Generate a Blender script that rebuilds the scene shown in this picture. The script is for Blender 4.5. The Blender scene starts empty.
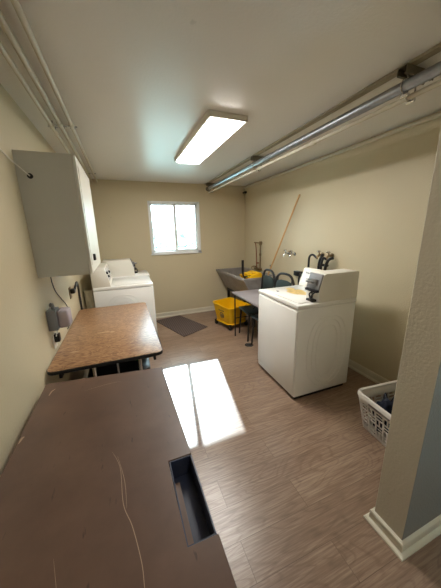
import bpy, bmesh, math, random
from mathutils import Vector, Matrix, noise
random.seed(7)
S = bpy.context.scene
COL = S.collection
PI = math.pi

# ------------------------------------------------------------------ helpers
def lin(c):
    return tuple((v/255/12.92 if v/255 <= .04045 else ((v/255+.055)/1.055)**2.4) for v in c) + (1,)

def new_mat(name):
    m = bpy.data.materials.new(name); m.use_nodes = True
    nt = m.node_tree
    return m, nt, nt.nodes, nt.links, nt.nodes['Principled BSDF']

def mat(name, col, rough=.5, metal=0, spec=.5, var=.0, vscale=8, bump=0, bscale=200, coat=0, detail=3):
    m, nt, N, L, B = new_mat(name)
    c = lin(col)
    B.inputs['Base Color'].default_value = c
    B.inputs['Roughness'].default_value = rough
    B.inputs['Metallic'].default_value = metal
    B.inputs['Specular IOR Level'].default_value = spec
    B.inputs['Coat Weight'].default_value = coat
    tc = N.new('ShaderNodeTexCoord')
    if var:
        n = N.new('ShaderNodeTexNoise'); n.inputs['Scale'].default_value = vscale; n.inputs['Detail'].default_value = detail
        L.new(tc.outputs['Object'], n.inputs['Vector'])
        r = N.new('ShaderNodeValToRGB')
        r.color_ramp.elements[0].position = .3; r.color_ramp.elements[1].position = .7
        r.color_ramp.elements[0].color = tuple(x*(1-var) for x in c[:3])+(1,)
        r.color_ramp.elements[1].color = tuple(min(1, x*(1+var)) for x in c[:3])+(1,)
        L.new(n.outputs['Fac'], r.inputs['Fac']); L.new(r.outputs['Color'], B.inputs['Base Color'])
    if bump:
        n = N.new('ShaderNodeTexNoise'); n.inputs['Scale'].default_value = bscale; n.inputs['Detail'].default_value = 2
        L.new(tc.outputs['Object'], n.inputs['Vector'])
        b = N.new('ShaderNodeBump'); b.inputs['Strength'].default_value = bump; b.inputs['Distance'].default_value = .004
        L.new(n.outputs['Fac'], b.inputs['Height']); L.new(b.outputs['Normal'], B.inputs['Normal'])
    return m

class MB:
    def __init__(s): s.b = bmesh.new()
    def _new(s, fn):
        n0 = len(s.b.verts); fn(); s.b.verts.ensure_lookup_table(); return s.b.verts[n0:]
    def box(s, a, b, bev=0, M=None, seg=2):
        t = bmesh.new(); bmesh.ops.create_cube(t, size=1)
        a = Vector(a); b = Vector(b)
        for v in t.verts:
            v.co = Vector(((a[i]+b[i])/2 + v.co[i]*(b[i]-a[i])) for i in range(3))
        if bev: bmesh.ops.bevel(t, geom=t.edges[:], offset=bev, segments=seg, affect='EDGES', profile=.5)
        s.add(t, M); return s
    def add(s, t, M=None):
        if M is not None: t.transform(M)
        me = bpy.data.meshes.new('tmp'); t.to_mesh(me); t.free()
        s.b.from_mesh(me); bpy.data.meshes.remove(me)
    def tube(s, pts, r, n=12, caps=True, closed=False):
        pts = [Vector(p) for p in pts]
        rr = r if isinstance(r, (list, tuple)) else [r]*len(pts)
        rings = []; prev = None; k = len(pts)
        for i, p in enumerate(pts):
            if closed: d = pts[(i+1) % k]-pts[i-1]
            else: d = (pts[min(i+1, k-1)]-pts[max(i-1, 0)])
            d.normalize()
            if prev is None:
                u = d.orthogonal().normalized()
            else:
                u = prev - d*prev.dot(d)
                u = u.normalized() if u.length > 1e-5 else d.orthogonal().normalized()
            prev = u; w = d.cross(u)
            rings.append([s.b.verts.new(p+(u*math.cos(a)+w*math.sin(a))*rr[i]) for a in [2*PI*j/n for j in range(n)]])
        m = k if closed else k-1
        for i in range(m):
            A = rings[i]; B = rings[(i+1) % k]
            for j in range(n): s.b.faces.new((A[j], A[(j+1) % n], B[(j+1) % n], B[j]))
        if caps and not closed:
            s.b.faces.new(rings[0][::-1]); s.b.faces.new(rings[-1])
        return s
    def prism(s, poly, ax, a, b, bev=0, M=None):
        # poly: 2D points in the plane of the other two axes (cyclic order), extruded along ax from a to b
        t = bmesh.new()
        def P(q, h):
            return {'x': (h, q[0], q[1]), 'y': (q[0], h, q[1]), 'z': (q[0], q[1], h)}[ax]
        A = [t.verts.new(P(q, a)) for q in poly]; B = [t.verts.new(P(q, b)) for q in poly]
        n = len(poly)
        t.faces.new(A); t.faces.new(B[::-1])
        for i in range(n): t.faces.new((A[i], B[i], B[(i+1) % n], A[(i+1) % n]))
        bmesh.ops.recalc_face_normals(t, faces=t.faces[:])
        if bev: bmesh.ops.bevel(t, geom=t.edges[:], offset=bev, segments=2, affect='EDGES', profile=.5)
        s.add(t, M); return s
    def rings(s, R, cap0=True, cap1=True, closed=False):
        V = [[s.b.verts.new(p) for p in r] for r in R]; n = len(R[0]); k = len(V)
        for i in range(k if closed else k-1):
            A = V[i]; B = V[(i+1) % k]
            for j in range(n): s.b.faces.new((A[j], A[(j+1) % n], B[(j+1) % n], B[j]))
        if not closed:
            if cap0: s.b.faces.new(V[0][::-1])
            if cap1: s.b.faces.new(V[-1])
        return s
    def quad(s, *p):
        s.b.faces.new([s.b.verts.new(q) for q in p]); return s
    def build(s, name, m, parent=None, local=False, smooth=True, ang=35, recalc=True, merge=0):
        if merge: bmesh.ops.remove_doubles(s.b, verts=s.b.verts[:], dist=merge)
        if recalc: bmesh.ops.recalc_face_normals(s.b, faces=s.b.faces[:])
        if parent is not None and not local:
            s.b.transform(WM[parent.name].inverted())
        me = bpy.data.meshes.new(name); s.b.to_mesh(me); s.b.free()
        if smooth:
            for p in me.polygons: p.use_smooth = True
            me.set_sharp_from_angle(angle=math.radians(ang))
        o = bpy.data.objects.new(name, me); COL.objects.link(o)
        if m: me.materials.append(m)
        if parent is not None:
            o.parent = parent; WM[o.name] = WM[parent.name]
        else:
            WM[o.name] = Matrix.Identity(4)
        return o
WM = {}

def thing(name, label, cat, loc=(0, 0, 0), rz=0, group=None):
    o = bpy.data.objects.new(name, None); COL.objects.link(o)
    o.empty_display_size = .1
    o.location = loc; o.rotation_euler = (0, 0, rz)
    o['label'] = label; o['category'] = cat
    if group: o['group'] = group
    WM[o.name] = Matrix.Translation(Vector(loc)) @ Matrix.Rotation(rz, 4, 'Z')
    return o
def tag(o, label, cat, group=None, kind=None):
    o['label'] = label; o['category'] = cat
    if group: o['group'] = group
    if kind: o['kind'] = kind
    return o
def struct(o, label=None, cat=None):
    o['kind'] = 'structure'
    if label: o['label'] = label
    if cat: o['category'] = cat
    return o
def dup(root, loc, rz, label):
    M = Matrix.Translation(Vector(loc)) @ Matrix.Rotation(rz, 4, 'Z')
    r = root.copy(); COL.objects.link(r); r.location = loc; r.rotation_euler = (0, 0, rz); r['label'] = label
    WM[r.name] = M
    for ch in list(root.children):
        c = ch.copy(); COL.objects.link(c); c.parent = r; WM[c.name] = M
        for g in list(ch.children):
            d = g.copy(); COL.objects.link(d); d.parent = c; WM[d.name] = M
    return r
def arc(c, r, a0, a1, n, plane='xz'):
    out = []
    for i in range(n+1):
        a = math.radians(a0+(a1-a0)*i/n); u = r*math.cos(a); w = r*math.sin(a)
        out.append({'xz': (c[0]+u, c[1], c[2]+w), 'yz': (c[0], c[1]+u, c[2]+w), 'xy': (c[0]+u, c[1]+w, c[2])}[plane])
    return out
def rrect(cx, cy, w, d, r, z, n=5):
    pts = []
    for (sx, sy, a0) in ((1, 1, 0), (-1, 1, 90), (-1, -1, 180), (1, -1, 270)):
        for i in range(n+1):
            a = math.radians(a0+90*i/n)
            pts.append((cx+sx*(w/2-r)+r*math.cos(a), cy+sy*(d/2-r)+r*math.sin(a), z))
    return pts
def smooth_path(pts, k=6):
    P = [Vector(p) for p in pts]; out = []
    for i in range(len(P)-1):
        p0 = P[max(i-1, 0)]; p1 = P[i]; p2 = P[i+1]; p3 = P[min(i+2, len(P)-1)]
        for j in range(k):
            t = j/k
            out.append(.5*((2*p1)+(p2-p0)*t+(2*p0-5*p1+4*p2-p3)*t*t+(3*p1-p0-3*p2+p3)*t**3))
    out.append(P[-1]); return out
def text_mb(txt, size, M, depth=.0006, align='CENTER'):
    cu = bpy.data.curves.new('txt', 'FONT'); cu.body = txt; cu.size = size; cu.extrude = depth
    cu.align_x = align; cu.align_y = 'CENTER'
    o = bpy.data.objects.new('txt', cu)
    me = bpy.data.meshes.new_from_object(o)
    b = MB(); b.b.from_mesh(me); b.b.transform(M)
    bpy.data.objects.remove(o); bpy.data.curves.remove(cu); bpy.data.meshes.remove(me)
    return b

# ------------------------------------------------------------------ materials
def wall_mat(name, col, rough=.55, bs=90, strength=.35, var=.05):
    m, nt, N, L, B = new_mat(name)
    c = lin(col); tc = N.new('ShaderNodeTexCoord')
    B.inputs['Roughness'].default_value = rough
    n = N.new('ShaderNodeTexNoise'); n.inputs['Scale'].default_value = 1.6; n.inputs['Detail'].default_value = 5
    L.new(tc.outputs['Object'], n.inputs['Vector'])
    r = N.new('ShaderNodeValToRGB'); r.color_ramp.elements[0].position = .3; r.color_ramp.elements[1].position = .7
    r.color_ramp.elements[0].color = tuple(x*(1-var) for x in c[:3])+(1,); r.color_ramp.elements[1].color = c
    L.new(n.outputs['Fac'], r.inputs['Fac'])
    # sparse small scuffs
    v = N.new('ShaderNodeTexNoise'); v.inputs['Scale'].default_value = 14; v.inputs['Detail'].default_value = 6
    L.new(tc.outputs['Object'], v.inputs['Vector'])
    r2 = N.new('ShaderNodeValToRGB'); r2.color_ramp.elements[0].position = .72; r2.color_ramp.elements[1].position = .8
    L.new(v.outputs['Fac'], r2.inputs['Fac'])
    mx = N.new('ShaderNodeMix'); mx.data_type = 'RGBA'
    L.new(r2.outputs['Color'], mx.inputs[0]); L.new(r.outputs['Color'], mx.inputs[6])
    mx.inputs[7].default_value = tuple(x*.75 for x in c[:3])+(1,)
    L.new(mx.outputs[2], B.inputs['Base Color'])
    n2 = N.new('ShaderNodeTexNoise'); n2.inputs['Scale'].default_value = bs; n2.inputs['Detail'].default_value = 3
    L.new(tc.outputs['Object'], n2.inputs['Vector'])
    b = N.new('ShaderNodeBump'); b.inputs['Strength'].default_value = strength; b.inputs['Distance'].default_value = .005
    L.new(n2.outputs['Fac'], b.inputs['Height']); L.new(b.outputs['Normal'], B.inputs['Normal'])
    return m
M_wall = wall_mat('cream_wall_paint', (205, 192, 160), .5)
M_ceil = wall_mat('ceiling_paint', (228, 225, 219), .33, 70, .22, .02)
M_trim = mat('cream_trim_paint', (212, 205, 184), .4, var=.04, vscale=5)
M_grey = wall_mat('cool_grey_partition_face', (136, 135, 130), .5, 80, .4)
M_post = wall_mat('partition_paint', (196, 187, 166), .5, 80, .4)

def floor_mat():
    m, nt, N, L, B = new_mat('vinyl_plank')
    tc = N.new('ShaderNodeTexCoord')
    mp = N.new('ShaderNodeMapping'); mp.inputs['Location'].default_value = (.35, .026, 0)
    L.new(tc.outputs['Object'], mp.inputs['Vector'])
    br = N.new('ShaderNodeTexBrick'); L.new(mp.outputs['Vector'], br.inputs['Vector'])
    br.offset = .37; br.inputs['Scale'].default_value = 1
    br.inputs['Brick Width'].default_value = 1.22; br.inputs['Row Height'].default_value = .18
    br.inputs['Mortar Size'].default_value = .0011; br.inputs['Mortar Smooth'].default_value = .3
    br.inputs['Color1'].default_value = (0, 0, 0, 1); br.inputs['Color2'].default_value = (1, 1, 1, 1); br.inputs['Mortar'].default_value = (.5, .5, .5, 1)
    sc = N.new('ShaderNodeVectorMath'); sc.operation = 'SCALE'; sc.inputs['Scale'].default_value = 13
    L.new(br.outputs['Color'], sc.inputs[0])
    ad = N.new('ShaderNodeVectorMath'); ad.operation = 'ADD'
    L.new(tc.outputs['Object'], ad.inputs[0]); L.new(sc.outputs['Vector'], ad.inputs[1])
    # long soft cathedral figure
    m2 = N.new('ShaderNodeMapping'); m2.inputs['Scale'].default_value = (1.1, 4.5, 1)
    L.new(ad.outputs['Vector'], m2.inputs['Vector'])
    n1 = N.new('ShaderNodeTexNoise'); n1.inputs['Scale'].default_value = 1.2; n1.inputs['Detail'].default_value = 2; n1.inputs['Distortion'].default_value = .6
    L.new(m2.outputs['Vector'], n1.inputs['Vector'])
    mu = N.new('ShaderNodeMath'); mu.operation = 'MULTIPLY'; mu.inputs[1].default_value = 85
    L.new(n1.outputs['Fac'], mu.inputs[0])
    si = N.new('ShaderNodeMath'); si.operation = 'SINE'; L.new(mu.outputs[0], si.inputs[0])
    hf = N.new('ShaderNodeMath'); hf.operation = 'MULTIPLY_ADD'; hf.inputs[1].default_value = .5; hf.inputs[2].default_value = .5; L.new(si.outputs[0], hf.inputs[0])
    pw_ = N.new('ShaderNodeMath'); pw_.operation = 'POWER'; pw_.inputs[1].default_value = 5; L.new(hf.outputs[0], pw_.inputs[0]); si = pw_
    # fine grain
    m3 = N.new('ShaderNodeMapping'); m3.inputs['Scale'].default_value = (5, 120, 1)
    L.new(ad.outputs['Vector'], m3.inputs['Vector'])
    n2 = N.new('ShaderNodeTexNoise'); n2.inputs['Scale'].default_value = 1; n2.inputs['Detail'].default_value = 6; n2.inputs['Roughness'].default_value = .65
    L.new(m3.outputs['Vector'], n2.inputs['Vector'])
    a1 = N.new('ShaderNodeMath'); a1.operation = 'MULTIPLY_ADD'; a1.inputs[1].default_value = -.11; L.new(si.outputs[0], a1.inputs[0]); L.new(n2.outputs['Fac'], a1.inputs[2])
    n3 = N.new('ShaderNodeTexNoise'); n3.inputs['Scale'].default_value = 1.1; n3.inputs['Detail'].default_value = 3
    L.new(m2.outputs['Vector'], n3.inputs['Vector'])
    a2 = N.new('ShaderNodeMath'); a2.operation = 'MULTIPLY_ADD'; a2.inputs[1].default_value = .35; L.new(n3.outputs['Fac'], a2.inputs[0]); L.new(a1.outputs[0], a2.inputs[2])
    sb = N.new('ShaderNodeSeparateColor'); L.new(br.outputs['Color'], sb.inputs[0])
    a3 = N.new('ShaderNodeMath'); a3.operation = 'MULTIPLY_ADD'; a3.inputs[1].default_value = .09; L.new(sb.outputs[0], a3.inputs[0]); L.new(a2.outputs[0], a3.inputs[2])
    r = N.new('ShaderNodeValToRGB')
    e = r.color_ramp.elements; e[0].position = .32; e[0].color = lin((102, 80, 65)); e[1].position = 1.0; e[1].color = lin((172, 148, 126))
    x = r.color_ramp.elements.new(.66); x.color = lin((136, 111, 92))
    L.new(a3.outputs[0], r.inputs['Fac'])
    mx = N.new('ShaderNodeMix'); mx.data_type = 'RGBA'; mx.inputs[7].default_value = lin((92, 72, 59))
    L.new(br.outputs['Fac'], mx.inputs[0]); L.new(r.outputs['Color'], mx.inputs[6]); L.new(mx.outputs[2], B.inputs['Base Color'])
    B.inputs['Roughness'].default_value = .3; B.inputs['Specular IOR Level'].default_value = .6
    bp = N.new('ShaderNodeBump'); bp.inputs['Strength'].default_value = .12; bp.inputs['Distance'].default_value = .002
    L.new(n2.outputs['Fac'], bp.inputs['Height']); L.new(bp.outputs['Normal'], B.inputs['Normal'])
    return m
M_floor = floor_mat()

def wood_mat(name, c0, c1, c2, rough, ax=0, ring=26):
    m, nt, N, L, B = new_mat(name)
    tc = N.new('ShaderNodeTexCoord')
    mp = N.new('ShaderNodeMapping'); s = [9, 9, 9]; s[ax] = 5; mp.inputs['Scale'].default_value = s
    L.new(tc.outputs['Object'], mp.inputs['Vector'])
    n1 = N.new('ShaderNodeTexNoise'); n1.inputs['Scale'].default_value = 1; n1.inputs['Detail'].default_value = 3; n1.inputs['Distortion'].default_value = .8
    L.new(mp.outputs['Vector'], n1.inputs['Vector'])
    mu = N.new('ShaderNodeMath'); mu.operation = 'MULTIPLY'; mu.inputs[1].default_value = ring*3; L.new(n1.outputs['Fac'], mu.inputs[0])
    si = N.new('ShaderNodeMath'); si.operation = 'SINE'; L.new(mu.outputs[0], si.inputs[0])
    m3 = N.new('ShaderNodeMapping'); s = [120, 120, 120]; s[ax] = 30; m3.inputs['Scale'].default_value = s
    L.new(tc.outputs['Object'], m3.inputs['Vector'])
    n2 = N.new('ShaderNodeTexNoise'); n2.inputs['Scale'].default_value = 1; n2.inputs['Detail'].default_value = 4; L.new(m3.outputs['Vector'], n2.inputs['Vector'])
    a = N.new('ShaderNodeMath'); a.operation = 'MULTIPLY_ADD'; a.inputs[1].default_value = .12; L.new(si.outputs[0], a.inputs[0]); L.new(n2.outputs['Fac'], a.inputs[2])
    r = N.new('ShaderNodeValToRGB'); e = r.color_ramp.elements
    e[0].position = .3; e[0].color = lin(c0); e[1].position = .75; e[1].color = lin(c2); x = e.new(.52); x.color = lin(c1)
    L.new(a.outputs[0], r.inputs['Fac']); L.new(r.outputs['Color'], B.inputs['Base Color'])
    B.inputs['Roughness'].default_value = rough
    return m
M_oak = wood_mat('worn_oak_laminate', (122, 86, 58), (156, 116, 80), (180, 142, 104), .34, 0)

def brown_mat():
    m, nt, N, L, B = new_mat('brown_laminate')
    tc = N.new('ShaderNodeTexCoord'); c = lin((122, 92, 74))
    n = N.new('ShaderNodeTexNoise'); n.inputs['Scale'].default_value = 5; n.inputs['Detail'].default_value = 7; n.inputs['Roughness'].default_value = .6
    L.new(tc.outputs['Object'], n.inputs['Vector'])
    r = N.new('ShaderNodeValToRGB'); e = r.color_ramp.elements; e[0].position = .3; e[1].position = .75
    e[0].color = lin((89, 67, 55)); e[1].color = lin((109, 83, 68)); L.new(n.outputs['Fac'], r.inputs['Fac'])
    # dark scuff dots and short scratches
    mp = N.new('ShaderNodeMapping'); mp.inputs['Scale'].default_value = (60, 12, 1); mp.inputs['Rotation'].default_value = (0, 0, .3)
    L.new(tc.outputs['Object'], mp.inputs['Vector'])
    n2 = N.new('ShaderNodeTexNoise'); n2.inputs['Scale'].default_value = 1; n2.inputs['Detail'].default_value = 3; L.new(mp.outputs['Vector'], n2.inputs['Vector'])
    r2 = N.new('ShaderNodeValToRGB'); r2.color_ramp.elements[0].position = .68; r2.color_ramp.elements[1].position = .74
    L.new(n2.outputs['Fac'], r2.inputs['Fac'])
    mx = N.new('ShaderNodeMix'); mx.data_type = 'RGBA'; mx.inputs[7].default_value = lin((74, 55, 46))
    L.new(r2.outputs['Color'], mx.inputs[0]); L.new(r.outputs['Color'], mx.inputs[6]); L.new(mx.outputs[2], B.inputs['Base Color'])
    rr = N.new('ShaderNodeMapRange'); rr.inputs[3].default_value = .3; rr.inputs[4].default_value = .48
    L.new(n.outputs['Fac'], rr.inputs[0]); L.new(rr.outputs[0], B.inputs['Roughness'])
    return m
M_brown = brown_mat()
M_scratch = mat('bare_scratch', (172, 146, 124), .6)
M_white = mat('white_enamel', (240, 239, 234), .13, var=.02, vscale=3)
M_white2 = mat('white_console_plastic', (226, 222, 210), .4)
M_vinyl = mat('white_window_vinyl', (232, 234, 232), .4)
M_cab = mat('cream_cabinet_paint', (192, 187, 174), .5, var=.03, vscale=4)
M_cabf = mat('cabinet_front_paint', (214, 209, 194), .35, var=.02)
M_black = mat('black_plastic', (22, 22, 24), .4)
M_rubber = mat('black_rubber', (18, 18, 18), .7)
M_steel = mat('steel', (150, 150, 152), .3, 1)
M_chrome = mat('chrome', (205, 205, 205), .15, 1)
M_galv = mat('galvanized_pipe', (150, 154, 160), .32, .9, var=.12, vscale=20)
M_tan = mat('strip_tan', (150, 140, 116), .45)
M_creampipe = mat('cream_painted_pipe', (200, 192, 172), .4)
M_strut = mat('strut_paint', (112, 104, 88), .5, .3)
M_tub = mat('grey_concrete', (142, 136, 130), .55, var=.14, vscale=9, detail=6)
M_gtable = mat('grey_laminate', (150, 143, 143), .42, var=.05, vscale=12)
M_darkm = mat('dark_metal', (38, 36, 40), .45, .5)
M_yel = mat('yellow_plastic', (238, 186, 12), .38, var=.04, vscale=6)
M_green = mat('dark_green_plastic', (34, 48, 45), .5)
M_copper = mat('copper', (150, 92, 66), .4, .9)
M_brass = mat('aged_brass', (138, 118, 88), .4, .9)
M_stick = mat('wooden_handle', (206, 160, 104), .5, var=.12, vscale=15)
M_basket = mat('white_basket_plastic', (222, 218, 212), .4)
M_greyp = mat('grey_plastic', (128, 128, 130), .45)
M_mop = mat('mop_cotton', (188, 180, 160), .9, bump=.6, bscale=60)
M_stain = mat('yellow_stain', (206, 178, 112), .5, var=.18, vscale=25)
M_dgrey = mat('dark_grey_print', (70, 70, 74), .5)
M_navy = mat('navy_paint', (50, 56, 76), .42, var=.1, vscale=8)
M_rust = mat('rust_brown', (110, 74, 50), .8)
M_greenb = mat('green_cloth', (48, 96, 70), .8, var=.2, vscale=20)

def rug_mat():
    m, nt, N, L, B = new_mat('ribbed_mat')
    tc = N.new('ShaderNodeTexCoord'); w = N.new('ShaderNodeTexWave'); w.inputs['Scale'].default_value = 9; w.inputs['Distortion'].default_value = .6
    w.bands_direction = 'X'
    L.new(tc.outputs['Object'], w.inputs['Vector'])
    r = N.new('ShaderNodeValToRGB'); r.color_ramp.elements[0].color = lin((70, 58, 54)); r.color_ramp.elements[1].color = lin((104, 90, 84))
    L.new(w.outputs['Fac'], r.inputs['Fac']); L.new(r.outputs['Color'], B.inputs['Base Color']); B.inputs['Roughness'].default_value = .95
    b = N.new('ShaderNodeBump'); b.inputs['Strength'].default_value = .5; L.new(w.outputs['Fac'], b.inputs['Height']); L.new(b.outputs['Normal'], B.inputs['Normal'])
    return m
M_rug = rug_mat()
def cloth_mat(name, a, b, sc):
    m, nt, N, L, B = new_mat(name)
    tc = N.new('ShaderNodeTexCoord'); v = N.new('ShaderNodeTexVoronoi'); v.inputs['Scale'].default_value = sc
    L.new(tc.outputs['Object'], v.inputs['Vector'])
    r = N.new('ShaderNodeValToRGB'); r.color_ramp.interpolation = 'CONSTANT'; r.color_ramp.elements[0].color = lin(a); r.color_ramp.elements[1].color = lin(b); r.color_ramp.elements[1].position = .5
    L.new(v.outputs['Distance'], r.inputs['Fac']); L.new(r.outputs['Color'], B.inputs['Base Color']); B.inputs['Roughness'].default_value = .9
    return m
M_blue = cloth_mat('blue_print_cloth', (40, 120, 150), (22, 60, 88), 70)
M_blackc = mat('black_cloth', (24, 25, 32), .9, bump=.4, bscale=120)
M_navyc = mat('navy_cloth', (30, 36, 54), .9, bump=.4, bscale=120)

def glass_mat(name, tint=(1, 1, 1, 1), rough=.0):
    m = bpy.data.materials.new(name); m.use_nodes = True; nt = m.node_tree; N = nt.nodes; L = nt.links; N.clear()
    o = N.new('ShaderNodeOutputMaterial'); t = N.new('ShaderNodeBsdfTransparent'); t.inputs[0].default_value = tint
    g = N.new('ShaderNodeBsdfGlossy'); g.inputs['Roughness'].default_value = rough
    f = N.new('ShaderNodeFresnel'); f.inputs[0].default_value = 1.45; mx = N.new('ShaderNodeMixShader')
    L.new(f.outputs[0], mx.inputs[0]); L.new(t.outputs[0], mx.inputs[1]); L.new(g.outputs[0], mx.inputs[2]); L.new(mx.outputs[0], o.inputs[0])
    return m
M_glass = glass_mat('window_glass', (.95, .98, .97, 1))
M_clearp = glass_mat('clear_plastic_cover', (.72, .68, .72, 1), .15)
_n = M_clearp.node_tree.nodes; _l = M_clearp.node_tree.links
_d = _n.new('ShaderNodeBsdfDiffuse'); _d.inputs[0].default_value = lin((196, 184, 190)); _m = _n.new('ShaderNodeMixShader'); _m.inputs[0].default_value = .6
_o = next(n for n in _n if n.type == 'OUTPUT_MATERIAL'); _src = _o.inputs[0].links[0].from_socket
_l.new(_src, _m.inputs[1]); _l.new(_d.outputs[0], _m.inputs[2]); _l.new(_m.outputs[0], _o.inputs[0])

def emit(name, col, st):
    m = bpy.data.materials.new(name); m.use_nodes = True; N = m.node_tree.nodes; L = m.node_tree.links; N.clear()
    o = N.new('ShaderNodeOutputMaterial'); e = N.new('ShaderNodeEmission'); e.inputs[0].default_value = col; e.inputs[1].default_value = st
    L.new(e.outputs[0], o.inputs[0]); return m
M_diff = emit('lit_diffuser', (1, .955, .90, 1), 20)

# ------------------------------------------------------------------ room
XL, XR, YB, YF, H = -.56, 2.41, 4.76, -1.3, 2.49
WX0, WX1, WZ0, WZ1 = .49, 1.44, 1.245, 2.175
T = .09
struct(MB().box((XL-.1, YF-.1, -.1), (XR+.1, YB+T, 0)).build('floor', M_floor, smooth=False), 'grey brown wood plank floor', 'floor')
struct(MB().box((XL-.1, YF-.1, H), (XR+.1, YB+T, H+.1)).build('ceiling', M_ceil, smooth=False), 'off white textured ceiling', 'ceiling')
struct(MB().box((XL-.1, YF-.1, 0), (XL, YB+T, H)).build('wall_left', M_wall, smooth=False), 'cream left wall', 'wall')
struct(MB().box((XR, YF-.1, 0), (XR+.1, YB+T, H)).build('wall_right', M_wall, smooth=False), 'cream right wall', 'wall')
b = MB()
b.box((XL, YB, 0), (WX0, YB+T, H)); b.box((WX1, YB, 0), (XR, YB+T, H)); b.box((WX0, YB, 0), (WX1, YB+T, WZ0)); b.box((WX0, YB, WZ1), (WX1, YB+T, H))
struct(b.build('wall_back', M_wall, smooth=False), 'cream far wall with the window', 'wall')
b = MB()
for q in (((XL, YF-.1, 0), (1.45, YF, H)), ((2.05, YF-.1, 0), (XR, YF, H)), ((1.45, YF-.1, 0), (2.05, YF, 1.3)), ((1.45, YF-.1, 1.9), (2.05, YF, H))): b.box(*q)
struct(b.build('wall_front', M_wall, smooth=False), 'cream wall behind the viewer', 'wall')
PX, PY0, PY1 = 1.16, .525, .676
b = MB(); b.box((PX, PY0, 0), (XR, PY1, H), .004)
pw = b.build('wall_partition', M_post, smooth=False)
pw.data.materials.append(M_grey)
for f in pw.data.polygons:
    if f.normal.y < -.9: f.material_index = 1  # near face coloured cooler and darker than the rest of the partition
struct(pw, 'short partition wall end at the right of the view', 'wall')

# baseboards: ogee like profile (offset from wall, height)
prof = [(0, 0), (.028, 0), (.028, .012), (.022, .02), (.012, .024), (.012, .068), (.009, .074), (.014, .078), (.012, .086), (.004, .092), (0, .092)]
def base(name, pts, label, hs=1, ws=1):
    # pts: wall line followed with the room on its left side
    R = []
    P = [Vector((p[0], p[1], 0)) for p in pts]
    for i, p in enumerate(P):
        d0 = (P[i]-P[i-1]).normalized() if i else None
        d1 = (P[i+1]-P[i]).normalized() if i < len(P)-1 else None
        n0 = Vector((-d0.y, d0.x, 0)) if d0 else None; n1 = Vector((-d1.y, d1.x, 0)) if d1 else None
        if n0 is None: n = n1
        elif n1 is None: n = n0
        else: n = (n0+n1); n = n/(n.dot(n0))
        R.append([p+n*o*ws+Vector((0, 0, z*hs)) for o, z in prof])
    struct(MB().rings(R).build(name, M_trim, ang=25), label, 'baseboard')
base('baseboard_right', [(XR, PY1), (XR, YB)], 'cream baseboard along the right wall')
base('baseboard_back', [(XR-.03, YB), (XL, YB)], 'cream baseboard under the window wall')
base('baseboard_left', [(XL, YB-.03), (XL, YF)], 'cream baseboard along the left wall')
base('baseboard_partition', [(XR, PY0), (PX, PY0), (PX, PY1), (XR-.03, PY1)], 'cream stepped baseboard wrapping the partition end', .82, 1.2)

# ------------------------------------------------------------------ window
w = bpy.data.objects.new('window_1', None); COL.objects.link(w); struct(w, 'white vinyl sliding window in the far wall', 'window')
w.location = ((WX0+WX1)/2, YB, WZ0); WM[w.name] = Matrix.Translation(w.location)
b = MB(); fw = .035
y0, y1 = YB-.012, YB+T
for (a, c) in (((WX0, y0, WZ0), (WX0+fw, y1, WZ1)), ((WX1-fw-.02, y0, WZ0), (WX1, y1, WZ1)), ((WX0, y0, WZ0), (WX1, y1, WZ0+fw)), ((WX0, y0, WZ1-fw), (WX1, y1, WZ1))): b.box(a, c, .003)
b.build('window_frame', M_vinyl, w, smooth=False)
def sash(x0, x1, yy, nm):
    s = MB(); t = .03; za, zb = WZ0+fw, WZ1-fw
    for (a, c) in (((x0, yy, za), (x0+t, yy+.022, zb)), ((x1-t, yy, za), (x1, yy+.022, zb)), ((x0, yy, za), (x1, yy+.022, za+t)), ((x0, yy, zb-t), (x1, yy+.022, zb))): s.box(a, c, .002)
    so = s.build('window_sash', M_vinyl, w, smooth=False)
    MB().box((x0+t, yy+.009, za+t), (x1-t, yy+.013, zb-t)).build('pane', M_glass, so, smooth=False)
    return so
s1 = sash(WX0+fw, .985, YB+.05, 'l'); s2 = sash(.945, WX1-fw-.02, YB+.022, 'r')
MB().box((.946, YB+.018, WZ0+fw), (.992, YB+.074, WZ1-fw), .002).build('meeting_stile', M_vinyl, w, smooth=False)
MB().box((.958, YB+.004, 1.93), (.974, YB+.022, 1.99), .003).build('latch', M_vinyl, w)
MB().box((WX0-.012, YB-.03, WZ0-.022), (WX1+.012, YB, WZ0), .004).build('window_sill', M_vinyl, w)

w2 = bpy.data.objects.new('fill_window', None); COL.objects.link(w2); struct(w2, 'unseen window added behind the viewer for fill light', 'window'); w2.location = (1.75, YF, 1.3); WM[w2.name] = Matrix.Translation(w2.location)  # added opening out of view, lets in cool fill light
b = MB()
for q in (((1.45, YF-.1, 1.3), (1.485, YF+.01, 1.9)), ((2.015, YF-.1, 1.3), (2.05, YF+.01, 1.9)), ((1.45, YF-.1, 1.3), (2.05, YF+.01, 1.335)), ((1.45, YF-.1, 1.865), (2.05, YF+.01, 1.9)), ((1.735, YF-.07, 1.33), (1.765, YF-.02, 1.87))): b.box(*q, .003)
b.build('window_frame', M_vinyl, w2, smooth=False)
MB().box((1.485, YF-.05, 1.335), (2.015, YF-.045, 1.865)).build('pane', M_glass, w2, smooth=False)

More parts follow.
